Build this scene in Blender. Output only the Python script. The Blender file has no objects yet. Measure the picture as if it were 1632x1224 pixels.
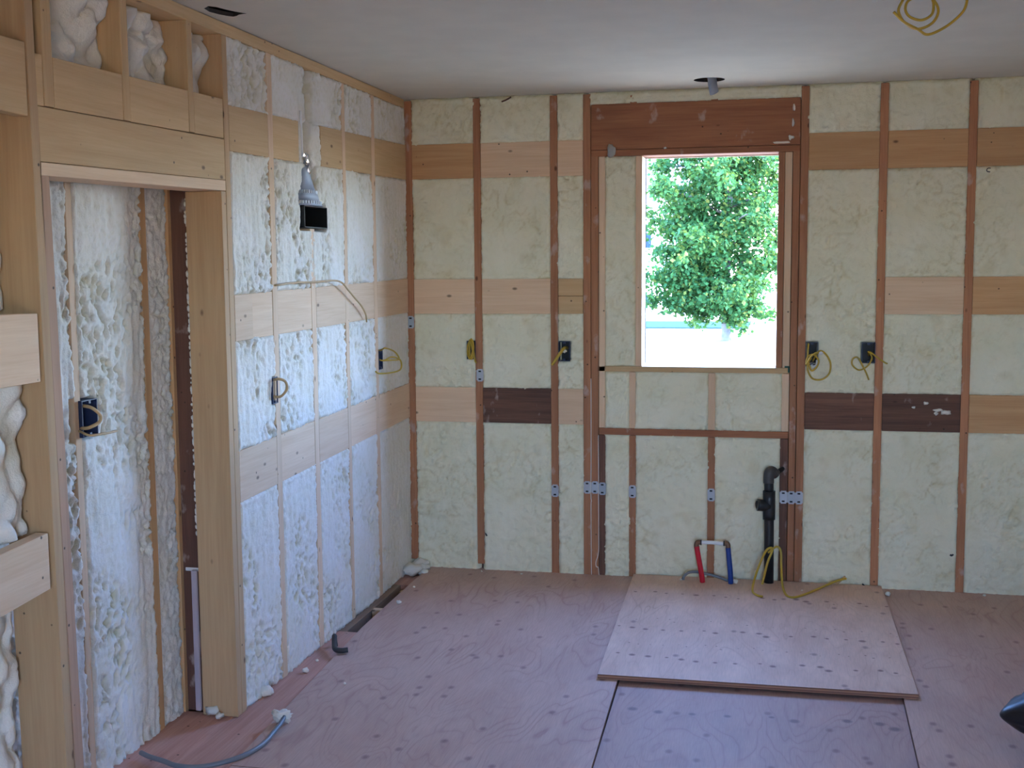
import bpy, bmesh, math, random
import numpy as np
from mathutils import Vector, Matrix

random.seed(7)
rng = np.random.default_rng(7)
sc = bpy.context.scene
COL = sc.collection

# ------------------------------------------------------------------ camera
H = 2.498                      # ceiling height; back wall y = 0, left wall x = 0, room towards -y
F_PX = 1913.84
CAM = Vector((1.9235, -6.1512, 1.6463))
YAW, PITCH, ROLL = 0.217893, -0.101338, -0.00804
cam_d = bpy.data.cameras.new('camera')
cam = bpy.data.objects.new('camera', cam_d)
COL.objects.link(cam)
cy, sy, cp, sp = math.cos(YAW), math.sin(YAW), math.cos(PITCH), math.sin(PITCH)
fw = Vector((-sy * cp, cy * cp, sp)); rt = Vector((cy, sy, 0)); up = rt.cross(fw)
r2 = math.cos(ROLL) * rt + math.sin(ROLL) * up
u2 = -math.sin(ROLL) * rt + math.cos(ROLL) * up
M = Matrix((r2, u2, -fw)).transposed().to_4x4()
M.translation = CAM
cam.matrix_world = M
cam_d.sensor_width = 36.0
cam_d.lens = F_PX / 1632 * 36
cam_d.clip_start = 0.02
cam_d.clip_end = 500
sc.camera = cam

# ------------------------------------------------------------------ light and exposure
sc.view_settings.view_transform = 'Standard'
sc.view_settings.look = 'None'
sc.view_settings.gamma = 1.0
sc.view_settings.use_curve_mapping = False
sc.view_settings.exposure = 0.0
sc.cycles.use_denoising = True
sc.cycles.max_bounces = 10
sc.cycles.diffuse_bounces = 8
sc.cycles.sample_clamp_indirect = 12.0

SKY_GAIN = 10.7
SUN_E = 56.0
world = bpy.data.worlds.new('sky')
sc.world = world
world.use_nodes = True
wn = world.node_tree
wn.nodes.clear()
sky = wn.nodes.new('ShaderNodeTexSky')
sky.sky_type = 'NISHITA'
sky.sun_disc = False
sky.sun_elevation = math.radians(46)
sky.sun_rotation = math.radians(100)
sky.air_density = 1.0
sky.dust_density = 0.1
sky.ozone_density = 6.0
bg = wn.nodes.new('ShaderNodeBackground')
bg.inputs['Strength'].default_value = SKY_GAIN
wo = wn.nodes.new('ShaderNodeOutputWorld')
tint = wn.nodes.new('ShaderNodeMix'); tint.data_type = 'RGBA'; tint.blend_type = 'MULTIPLY'; tint.inputs[0].default_value = 1.0
tint.inputs[7].default_value = (0.88, 0.96, 1.13, 1)          # the clear, deep blue of that day's sky, all round
wn.links.new(sky.outputs[0], tint.inputs[6]); wn.links.new(tint.outputs[2], bg.inputs[0])
wn.links.new(bg.outputs[0], wo.inputs[0])

sun_d = bpy.data.lights.new('sun', 'SUN')
sun_d.energy = SUN_E
sun_d.color = (1.0, 0.93, 0.80)
sun_d.angle = math.radians(0.53)
sun = bpy.data.objects.new('sun', sun_d)
COL.objects.link(sun)
S_EL, S_AZ = math.radians(46), math.radians(-10)     # from the right, slightly behind the house front
sun_dir = Vector((math.cos(S_AZ) * math.cos(S_EL), math.sin(S_AZ) * math.cos(S_EL), math.sin(S_EL)))
sun.rotation_euler = sun_dir.to_track_quat('Z', 'Y').to_euler()
sun.location = (20, -5, 20)

# the openings of the room: the window in view and an added, unseen one behind the camera for fill light
WX0, WX1, WZ0, WZ1 = 1.246, 1.918, 1.107, 2.173
DX0, DX1, DZ1 = 2.0, 3.1, 2.05
ROOM_X1, ROOM_Y0 = 4.3, -8.2
def portal(name, loc, sx, sz, rot):
    d = bpy.data.lights.new(name, 'AREA'); d.shape = 'RECTANGLE'; d.size = sx; d.size_y = sz
    d.cycles.is_portal = True
    o = bpy.data.objects.new(name, d); COL.objects.link(o); o.location = loc; o.rotation_euler = rot
portal('window_portal', ((WX0 + WX1) / 2, 0.19, (WZ0 + WZ1) / 2), WX1 - WX0, WZ1 - WZ0, (math.radians(-90), 0, 0))
portal('added_opening_portal', ((DX0 + DX1) / 2, ROOM_Y0 - 0.16, DZ1 / 2), DX1 - DX0, DZ1, (math.radians(90), 0, 0))

# ------------------------------------------------------------------ materials
def nodes_of(name):
    m = bpy.data.materials.new(name); m.use_nodes = True
    nt = m.node_tree; b = nt.nodes['Principled BSDF']
    return m, nt, b
def N(nt, t, **kw):
    n = nt.nodes.new(t)
    for k, v in kw.items(): setattr(n, k, v)
    return n
def ramp(nt, src, stops):
    r = nt.nodes.new('ShaderNodeValToRGB'); e = r.color_ramp.elements
    e[0].position, e[0].color = stops[0][0], stops[0][1]
    e[1].position, e[1].color = stops[-1][0], stops[-1][1]
    for p, c in stops[1:-1]:
        x = e.new(p); x.color = c
    nt.links.new(src, r.inputs[0]); return r
def c4(c): return (c[0], c[1], c[2], 1)
def mix(nt, fac, a, b, mode='MIX'):
    m = nt.nodes.new('ShaderNodeMix'); m.data_type = 'RGBA'; m.blend_type = mode
    for s, v in ((0, fac), (6, a), (7, b)):
        if hasattr(v, 'is_output'): nt.links.new(v, m.inputs[s])
        elif s == 0: m.inputs[s].default_value = v
        else: m.inputs[s].default_value = c4(v)
    return m.outputs[2]
def math_n(nt, op, a, b=None, c=None):
    m = nt.nodes.new('ShaderNodeMath'); m.operation = op
    for i, v in enumerate((a, b, c)):
        if v is None: continue
        if hasattr(v, 'is_output'): nt.links.new(v, m.inputs[i])
        else: m.inputs[i].default_value = v
    return m.outputs[0]
def coords(nt, scale, rnd=True):
    tc = N(nt, 'ShaderNodeTexCoord'); mp = N(nt, 'ShaderNodeMapping')
    mp.inputs['Scale'].default_value = scale
    if rnd:
        oi = N(nt, 'ShaderNodeObjectInfo')
        mu = N(nt, 'ShaderNodeVectorMath', operation='MULTIPLY'); mu.inputs[1].default_value = (37., 53., 71.)
        ad = N(nt, 'ShaderNodeVectorMath', operation='ADD')
        nt.links.new(oi.outputs['Random'], mu.inputs[0])
        nt.links.new(tc.outputs['Object'], ad.inputs[0]); nt.links.new(mu.outputs[0], ad.inputs[1])
        nt.links.new(ad.outputs[0], mp.inputs[0])
    else:
        nt.links.new(tc.outputs['Object'], mp.inputs[0])
    return mp.outputs[0]

def wood(name, c1, c2, axis, knots=True, nails=True, spread=0.16, rough=0.75, foam_smear=0.0):
    m, nt, b = nodes_of(name)
    sl, sw = 1.6, 26.0
    s = [sw, sw, sw]; s[axis] = sl
    n1 = N(nt, 'ShaderNodeTexNoise'); n1.inputs['Detail'].default_value = 6; n1.inputs['Roughness'].default_value = .62
    n1.inputs['Distortion'].default_value = .6
    n1.inputs['Scale'].default_value = 1.0
    nt.links.new(coords(nt, s), n1.inputs['Vector'])
    s2 = [170.] * 3; s2[axis] = 5.
    n2 = N(nt, 'ShaderNodeTexNoise'); n2.inputs['Scale'].default_value = 1.0; n2.inputs['Detail'].default_value = 2
    nt.links.new(coords(nt, s2), n2.inputs['Vector'])
    f = math_n(nt, 'MULTIPLY_ADD', n2.outputs[0], .35, math_n(nt, 'MULTIPLY', n1.outputs[0], .8))
    r = ramp(nt, f, [(.38, c4(c1)), (.72, c4(c2))])
    col = r.outputs[0]
    # per-piece tone
    oi = N(nt, 'ShaderNodeObjectInfo')
    hv = N(nt, 'ShaderNodeHueSaturation')
    nt.links.new(math_n(nt, 'MULTIPLY_ADD', oi.outputs['Random'], spread * 2, 1 - spread), hv.inputs['Value'])
    nt.links.new(col, hv.inputs['Color']); col = hv.outputs[0]
    dark = (c2[0] * .22, c2[1] * .16, c2[2] * .14)
    if knots:
        sk = [12.] * 3; sk[axis] = 6.5
        v = N(nt, 'ShaderNodeTexVoronoi'); v.inputs['Scale'].default_value = 1.0
        nt.links.new(coords(nt, sk), v.inputs['Vector'])
        sel = N(nt, 'ShaderNodeSeparateColor'); nt.links.new(v.outputs['Color'], sel.inputs[0])
        ok = math_n(nt, 'GREATER_THAN', sel.outputs[0], .25)
        d = ramp(nt, v.outputs['Distance'], [(.05, (1, 1, 1, 1)), (.11, (0, 0, 0, 1))])
        col = mix(nt, math_n(nt, 'MULTIPLY', math_n(nt, 'MULTIPLY', d.outputs[0], ok), .8), col, dark)
    if nails:
        v = N(nt, 'ShaderNodeTexVoronoi'); v.inputs['Scale'].default_value = 1.0
        nt.links.new(coords(nt, (17., 17., 17.)), v.inputs['Vector'])
        sel = N(nt, 'ShaderNodeSeparateColor'); nt.links.new(v.outputs['Color'], sel.inputs[0])
        ok = math_n(nt, 'GREATER_THAN', sel.outputs[1], .5)
        d = ramp(nt, v.outputs['Distance'], [(.055, (1, 1, 1, 1)), (.09, (0, 0, 0, 1))])
        col = mix(nt, math_n(nt, 'MULTIPLY', math_n(nt, 'MULTIPLY', d.outputs[0], ok), .85), col, (.03, .018, .012))
    if foam_smear > 0:
        v = N(nt, 'ShaderNodeTexNoise'); v.inputs['Scale'].default_value = 14.; v.inputs['Detail'].default_value = 5
        nt.links.new(coords(nt, (1., 1., .6)), v.inputs['Vector'])
        d = ramp(nt, v.outputs[0], [(.66 - foam_smear, (0, 0, 0, 1)), (.74 - foam_smear, (.55, .55, .55, 1))])
        col = mix(nt, d.outputs[0], col, (.55, .45, .40))
    nt.links.new(col, b.inputs['Base Color'])
    b.inputs['Roughness'].default_value = rough
    bp = N(nt, 'ShaderNodeBump'); bp.inputs['Strength'].default_value = .25; bp.inputs['Distance'].default_value = .003
    nt.links.new(f, bp.inputs['Height']); nt.links.new(bp.outputs[0], b.inputs['Normal'])
    return m

FIR1, FIR2 = (.50, .235, .118), (.35, .145, .070)
PINE1, PINE2 = (.64, .44, .235), (.55, .355, .175)
PALE1, PALE2 = (.80, .59, .40), (.70, .48, .305)
AMB1, AMB2 = (.66, .40, .20), (.55, .305, .135)
DARK1, DARK2 = (.20, .092, .055), (.095, .042, .028)
W = {}
for key, (a, b_) in dict(jamb=((.56, .37, .20), (.47, .295, .15)), rose=((.47, .29, .185), (.37, .215, .135)), fir=(FIR1, FIR2), pine=(PINE1, PINE2), pale=(PALE1, PALE2), amber=(AMB1, AMB2), dark=(DARK1, DARK2)).items():
    for ax in range(3):
        W[key, ax] = wood('%s_wood_%s' % (key, 'xyz'[ax]), a, b_, ax, spread={'dark': .2, 'fir': .16}.get(key, .09),
                          foam_smear={'fir': .03, 'dark': .02}.get(key, 0))
W['header', 0] = wood('old_header_wood', (.40, .165, .075), (.27, .10, .048), 0, spread=.05, foam_smear=.02)
W['border', 1] = wood('reddish_subfloor_wood', (.58, .33, .26), (.44, .22, .165), 1, knots=False)
W['rim', 1] = wood('weathered_rim_wood', (.30, .2, .14), (.2, .12, .08), 1)
W['brown', 2] = wood('dark_brown_board', (.17, .075, .045), (.11, .045, .03), 2, knots=False, foam_smear=.05)

def plywood(name, c1, c2, cline, rows=(), spots=0.3, patch=(.20, .09, .08), cdark=(.2, .1, .1)):
    m, nt, b = nodes_of(name)
    n1 = N(nt, 'ShaderNodeTexNoise'); n1.inputs['Scale'].default_value = 1.0; n1.inputs['Detail'].default_value = 2.2
    n1.inputs['Distortion'].default_value = .5
    nt.links.new(coords(nt, (4.2, 1.15, 1.)), n1.inputs['Vector'])
    band = math_n(nt, 'PINGPONG', math_n(nt, 'MULTIPLY', n1.outputs[0], 15.), .5)
    line = ramp(nt, band, [(.0, (1, 1, 1, 1)), (.10, (.25, .25, .25, 1)), (.34, (0, 0, 0, 1))])
    n2 = N(nt, 'ShaderNodeTexNoise'); n2.inputs['Scale'].default_value = 1.0; n2.inputs['Detail'].default_value = 5
    nt.links.new(coords(nt, (9., 3., 1.)), n2.inputs['Vector'])
    r = ramp(nt, n2.outputs[0], [(.35, c4(c1)), (.68, c4(c2))])
    # dusty irregular wear
    n4 = N(nt, 'ShaderNodeTexNoise'); n4.inputs['Scale'].default_value = 2.3; n4.inputs['Detail'].default_value = 6
    nt.links.new(coords(nt, (1., 1., 1.)), n4.inputs['Vector'])
    wear = ramp(nt, n4.outputs[0], [(.30, (.70, .70, .70, 1)), (.60, (.12, .12, .12, 1))])
    col = mix(nt, math_n(nt, 'MULTIPLY', line.outputs[0], wear.outputs[0]), r.outputs[0], cline)
    n3 = N(nt, 'ShaderNodeTexNoise'); n3.inputs['Scale'].default_value = 1.0; n3.inputs['Detail'].default_value = 3
    nt.links.new(coords(nt, (220., 14., 1.)), n3.inputs['Vector'])
    col = mix(nt, .16, col, ramp(nt, n3.outputs[0], [(.3, (.2, .2, .2, 1)), (.7, (1, 1, 1, 1))]).outputs[0], 'MULTIPLY')
    # knots scattered over the sheet
    v = N(nt, 'ShaderNodeTexVoronoi'); v.inputs['Scale'].default_value = 1.0; v.voronoi_dimensions = '2D'
    nt.links.new(coords(nt, (9., 6.5, 1.)), v.inputs['Vector'])
    sel = N(nt, 'ShaderNodeSeparateColor'); nt.links.new(v.outputs['Color'], sel.inputs[0])
    ok = math_n(nt, 'LESS_THAN', sel.outputs[0], spots)
    d = ramp(nt, v.outputs['Distance'], [(.05, (1, 1, 1, 1)), (.15, (0, 0, 0, 1))])
    col = mix(nt, math_n(nt, 'MULTIPLY', math_n(nt, 'MULTIPLY', d.outputs[0], ok), .6), col, cdark)
    # knots of the peeled veneer come back in rows
    if rows:
        tc = N(nt, 'ShaderNodeTexCoord'); sp = N(nt, 'ShaderNodeSeparateXYZ'); nt.links.new(tc.outputs['Object'], sp.inputs[0])
        for k, (yr, per, rad, slope) in enumerate(rows):
            vv = N(nt, 'ShaderNodeTexVoronoi'); vv.voronoi_dimensions = '1D'; vv.inputs['Scale'].default_value = 1.0
            vv.inputs['Randomness'].default_value = .75
            nt.links.new(math_n(nt, 'MULTIPLY_ADD', sp.outputs[0], 1 / per, 3.3 * k), vv.inputs['W'])
            s2 = N(nt, 'ShaderNodeSeparateColor'); nt.links.new(vv.outputs['Color'], s2.inputs[0])
            dx = math_n(nt, 'MULTIPLY', vv.outputs['Distance'], per)
            jit = math_n(nt, 'MULTIPLY_ADD', s2.outputs[0], .05, -.025)
            dy = math_n(nt, 'SUBTRACT', math_n(nt, 'ADD', sp.outputs[1], math_n(nt, 'MULTIPLY', sp.outputs[0], slope)), math_n(nt, 'ADD', jit, yr))
            dd = math_n(nt, 'SQRT', math_n(nt, 'ADD', math_n(nt, 'MULTIPLY', dx, dx), math_n(nt, 'MULTIPLY', dy, dy)))
            rr = math_n(nt, 'MULTIPLY_ADD', s2.outputs[1], rad, rad * .5)
            q = ramp(nt, math_n(nt, 'DIVIDE', dd, rr), [(.45, (1, 1, 1, 1)), (1.0, (0, 0, 0, 1))])
            col = mix(nt, math_n(nt, 'MULTIPLY', q.outputs[0], .75), col, patch)
    nt.links.new(col, b.inputs['Base Color'])
    b.inputs['Roughness'].default_value = .62
    return m
ply_floor = plywood('dusty_plywood', (.60, .41, .34), (.53, .345, .285), (.38, .20, .165), spots=.3)
ply_low = plywood('low_plywood', (.52, .35, .305), (.46, .305, .265), (.36, .20, .18),
                  rows=((-.47, .12, .021, 0.),), patch=(.17, .11, .12), spots=.25)
ply_loose = plywood('fresh_plywood', (.78, .55, .43), (.66, .44, .335), (.52, .31, .23),
                    rows=((-.536, .075, .015, .02), (-.146, .075, .015, .02), (-.36, .05, .005, .02), (-.02, .06, .005, .03), (.424, .075, .014, .02)), patch=(.17, .06, .055), spots=.10)
def layered(name):
    m, nt, b = nodes_of(name)
    tc = N(nt, 'ShaderNodeTexCoord'); sp = N(nt, 'ShaderNodeSeparateXYZ'); nt.links.new(tc.outputs['Object'], sp.inputs[0])
    f = math_n(nt, 'PINGPONG', math_n(nt, 'MULTIPLY', sp.outputs[2], 180.), 1.)
    r = ramp(nt, f, [(.35, (.36, .19, .12, 1)), (.65, (.17, .08, .055, 1))])
    nt.links.new(r.outputs[0], b.inputs['Base Color']); b.inputs['Roughness'].default_value = .8
    return m
ply_edge = layered('plywood_edge')

def foam_mat(name, c, cut, fine=1.0):
    m, nt, b = nodes_of(name)
    at = N(nt, 'ShaderNodeAttribute'); at.attribute_name = 'cut'
    n = N(nt, 'ShaderNodeTexNoise'); n.inputs['Scale'].default_value = 5.; n.inputs['Detail'].default_value = 5
    nt.links.new(coords(nt, (1, 1, 1), False), n.inputs['Vector'])
    r = ramp(nt, n.outputs[0], [(.3, c4((c[0] * .93, c[1] * .92, c[2] * .84))), (.7, c4(c))])
    col = mix(nt, at.outputs['Fac'], r.outputs[0], cut)
    nt.links.new(col, b.inputs['Base Color'])
    b.inputs['Roughness'].default_value = .7
    n2 = N(nt, 'ShaderNodeTexNoise'); n2.inputs['Scale'].default_value = 75.; n2.inputs['Detail'].default_value = 6; n2.inputs['Roughness'].default_value = .65
    nt.links.new(coords(nt, (1, 1, 1), False), n2.inputs['Vector'])
    bp = N(nt, 'ShaderNodeBump'); bp.inputs['Strength'].default_value = .6 * fine; bp.inputs['Distance'].default_value = .008
    nt.links.new(n2.outputs[0], bp.inputs['Height']); nt.links.new(bp.outputs[0], b.inputs['Normal'])
    return m
foam_m = foam_mat('cream_spray_foam', (.86, .825, .64), (.62, .53, .28))
foam_w = foam_mat('pale_cut_spray_foam', (.83, .79, .74), (.60, .53, .32))

def plain(name, col, rough=.6, metal=0., coat=0., noise=0.):
    m, nt, b = nodes_of(name)
    b.inputs['Roughness'].default_value = rough; b.inputs['Metallic'].default_value = metal
    if coat: b.inputs['Coat Weight'].default_value = coat
    if noise:
        n = N(nt, 'ShaderNodeTexNoise'); n.inputs['Scale'].default_value = 7.; n.inputs['Detail'].default_value = 5
        nt.links.new(coords(nt, (1, 1, 1)), n.inputs['Vector'])
        lo = tuple(x * (1 - noise) for x in col)
        r = ramp(nt, n.outputs[0], [(.35, c4(lo)), (.65, c4(col))]); nt.links.new(r.outputs[0], b.inputs['Base Color'])
    else:
        b.inputs['Base Color'].default_value = c4(col)
    return m
drywall = plain('ceiling_drywall', (.66, .62, .53), .9, noise=.05)
sheath = plain('wall_sheathing', (.35, .22, .14), .9, noise=.2)
cav_shade = plain('painted_cavity_shade', (.05, .04, .035), .95)
paint = plain('plain_drywall', (.70, .67, .62), .9, noise=.06)
galv = plain('galvanised_steel', (.50, .53, .58), .6, .55, noise=.18)
galv_dull = plain('dull_galvanised_steel', (.38, .42, .50), .6, .25, noise=.25)
shiny = plain('bright_foil', (.9, .9, .9), .12, 1.)
blackm = plain('black_plastic_pipe', (.012, .012, .014), .35)
blackduct = plain('black_sheet_metal', (.01, .011, .013), .35)
boxblue = plain('navy_plastic_box', (.018, .03, .085), .45)
boxin = plain('black_box_inside', (.008, .009, .015), .6)
yellow = plain('yellow_cable_jacket', (.50, .33, .035), .4)
tanc = plain('tan_cable_jacket', (.50, .33, .16), .5)
grey_c = plain('grey_cable_jacket', (.17, .18, .20), .4)
black_c = plain('black_cable_jacket', (.03, .028, .03), .5)
white_p = plain('white_pipe_plastic', (.80, .80, .80), .35)
red_p = plain('red_pipe_plastic', (.60, .012, .03), .3)
blue_p = plain('blue_pipe_plastic', (.012, .05, .26), .3)
brass = plain('dull_brass', (.22, .12, .07), .45, .6)
copper_b = plain('black_crimp_ring', (.02, .02, .022), .4)
string_m = plain('white_string', (.80, .76, .68), .9)
greenm = plain('green_marker_paint', (.02, .085, .06), .7)
bag_m = plain('black_plastic_bag', (.005, .005, .008), .42)
slot_m = plain('slot_shadow', (.015, .015, .017), .9)
white_tape = plain('white_printed_strip', (.42, .36, .40), .6, noise=.1)

# ------------------------------------------------------------------ object helpers
ROOT = {}
def finish(o, label=None, cat=None, group=None, kind=None, parent=None):
    if label: o['label'] = label
    if cat: o['category'] = cat
    if group: o['group'] = group
    if kind: o['kind'] = kind
    if parent is not None:
        o.parent = parent
        o.matrix_parent_inverse = Matrix.Identity(4)
        loc = Vector(o.location)
        p = parent; off = Vector((0, 0, 0))
        while p is not None:
            off += p.location; p = p.parent
        o.location = loc - off
    return o
def mesh_obj(name, verts, faces, mat, parent=None, loc=(0, 0, 0), smooth=False, **kw):
    me = bpy.data.meshes.new(name); me.from_pydata([tuple(v) for v in verts], [], faces); me.update()
    if mat is not None:
        for mm in (mat if isinstance(mat, (list, tuple)) else [mat]): me.materials.append(mm)
    if smooth:
        me.polygons.foreach_set('use_smooth', [True] * len(me.polygons))
    o = bpy.data.objects.new(name, me); COL.objects.link(o); o.location = loc
    return finish(o, parent=parent, **kw)
def bm_obj(name, bm, mat, parent=None, loc=(0, 0, 0), smooth=False, **kw):
    me = bpy.data.meshes.new(name); bm.to_mesh(me); bm.free()
    for mm in (mat if isinstance(mat, (list, tuple)) else [mat]): me.materials.append(mm)
    if smooth: me.polygons.foreach_set('use_smooth', [True] * len(me.polygons))
    o = bpy.data.objects.new(name, me); COL.objects.link(o); o.location = loc
    return finish(o, parent=parent, **kw)
def thing(name, label=None, cat=None, loc=(0, 0, 0), group=None, kind=None):
    o = bpy.data.objects.new(name, None); COL.objects.link(o); o.location = loc; o.empty_display_size = .05
    return finish(o, label, cat, group, kind)
def hexa(name, corners, mat, parent=None, bevel=.0015, **kw):
    """eight corners: bottom ring of four, top ring of four (counter-clockwise from above)"""
    c = sum((Vector(p) for p in corners), Vector()) / 8
    bm = bmesh.new()
    vs = [bm.verts.new(Vector(p) - c) for p in corners]
    for f in ((3, 2, 1, 0), (4, 5, 6, 7), (0, 1, 5, 4), (1, 2, 6, 5), (2, 3, 7, 6), (3, 0, 4, 7)):
        bm.faces.new([vs[i] for i in f])
    if bevel: bmesh.ops.bevel(bm, geom=bm.edges[:], offset=bevel, segments=1, affect='EDGES')
    bmesh.ops.recalc_face_normals(bm, faces=bm.faces[:])
    return bm_obj(name, bm, mat, parent, tuple(c), **kw)
def box(name, x0, x1, y0, y1, z0, z1, mat, parent=None, bevel=.0015, **kw):
    return hexa(name, [(x0, y0, z0), (x1, y0, z0), (x1, y1, z0), (x0, y1, z0), (x0, y0, z1), (x1, y0, z1), (x1, y1, z1), (x0, y1, z1)], mat, parent, bevel, **kw)
def add_box(bm, x0, x1, y0, y1, z0, z1, mi=0):
    v = [bm.verts.new(p) for p in ((x0, y0, z0), (x1, y0, z0), (x1, y1, z0), (x0, y1, z0), (x0, y0, z1), (x1, y0, z1), (x1, y1, z1), (x0, y1, z1))]
    for f in ((3, 2, 1, 0), (4, 5, 6, 7), (0, 1, 5, 4), (1, 2, 6, 5), (2, 3, 7, 6), (3, 0, 4, 7)):
        bm.faces.new([v[i] for i in f]).material_index = mi
def spline(pts, n=8):
    P = [Vector(p) for p in pts]; P = [2 * P[0] - P[1]] + P + [2 * P[-1] - P[-2]]; out = []
    for i in range(1, len(P) - 2):
        for k in range(n):
            t = k / n
            out.append(.5 * ((2 * P[i]) + (P[i + 1] - P[i - 1]) * t + (2 * P[i - 1] - 5 * P[i] + 4 * P[i + 1] - P[i + 2]) * t * t
                             + (3 * P[i] - P[i - 1] - 3 * P[i + 1] + P[i + 2]) * t ** 3))
    out.append(P[-2]); return out
def tube_bm(bm, pts, rad, seg=8, n=8, mi=0, flat=1.0):
    path = spline(pts, n) if n else [Vector(p) for p in pts]
    rings = []; nrm = None
    for i, p in enumerate(path):
        t = (path[min(i + 1, len(path) - 1)] - path[max(i - 1, 0)]).normalized()
        if nrm is None:
            nrm = t.orthogonal().normalized()
        nrm = (nrm - t * nrm.dot(t)).normalized(); bn = t.cross(nrm)
        r = rad(i / (len(path) - 1)) if callable(rad) else rad
        rings.append([bm.verts.new(p + (nrm * math.cos(a) + bn * math.sin(a) * flat) * r) for a in [2 * math.pi * k / seg for k in range(seg)]])
    for a, b in zip(rings, rings[1:]):
        for k in range(seg):
            f = bm.faces.new((a[k], a[(k + 1) % seg], b[(k + 1) % seg], b[k])); f.material_index = mi; f.smooth = True
    bm.faces.new(rings[0][::-1]).material_index = mi; bm.faces.new(rings[-1]).material_index = mi
def tube(name, pts, rad, mat, parent=None, seg=8, n=8, flat=1.0, **kw):
    c = Vector(pts[0]); bm = bmesh.new()
    tube_bm(bm, [Vector(p) - c for p in pts], rad, seg, n, 0, flat)
    return bm_obj(name, bm, mat, parent, tuple(c), **kw)

# ------------------------------------------------------------------ noise on arrays
PERM = rng.permutation(512)
PERM = np.concatenate([PERM, PERM, PERM])
def hsh(ix, iy, s=0): return PERM[(PERM[(ix + s * 31) & 511] + iy) & 511] / 511.0
def vnoise(x, y, s=0):
    ix, iy = np.floor(x).astype(int), np.floor(y).astype(int); fx, fy = x - ix, y - iy
    a = hsh(ix, iy, s) * 6.2832; b = hsh(ix + 1, iy, s) * 6.2832; c = hsh(ix, iy + 1, s) * 6.2832; d = hsh(ix + 1, iy + 1, s) * 6.2832
    ux = fx * fx * fx * (fx * (fx * 6 - 15) + 10); uy = fy * fy * fy * (fy * (fy * 6 - 15) + 10)
    g = lambda an, dx, dy: np.cos(an) * dx + np.sin(an) * dy
    p = g(a, fx, fy) * (1 - ux) + g(b, fx - 1, fy) * ux; q = g(c, fx, fy - 1) * (1 - ux) + g(d, fx - 1, fy - 1) * ux
    return (p * (1 - uy) + q * uy) * 1.5
def fbm(x, y, s=0, o=4):
    t = 0; a = .5
    for k in range(o):
        t = t + a * vnoise(x * 2 ** k, y * 2 ** k, s + k); a *= .5
    return t
def worley(x, y, s=0):
    ix, iy = np.floor(x).astype(int), np.floor(y).astype(int); best = np.full(x.shape, 9.); second = best.copy(); cid = np.zeros(x.shape)
    for dx in (-1, 0, 1):
        for dy in (-1, 0, 1):
            jx, jy = ix + dx, iy + dy
            d = np.hypot(jx + hsh(jx, jy, s) - x, jy + hsh(jx, jy, s + 5) - y)
            near = d < best
            second = np.where(near, best, np.minimum(second, d)); cid = np.where(near, hsh(jx, jy, s + 9), cid); best = np.where(near, d, best)
    return best, second, cid
def sstep(a, b, x):
    t = np.clip((x - a) / (b - a), 0, 1); return t * t * (3 - 2 * t)

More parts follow.
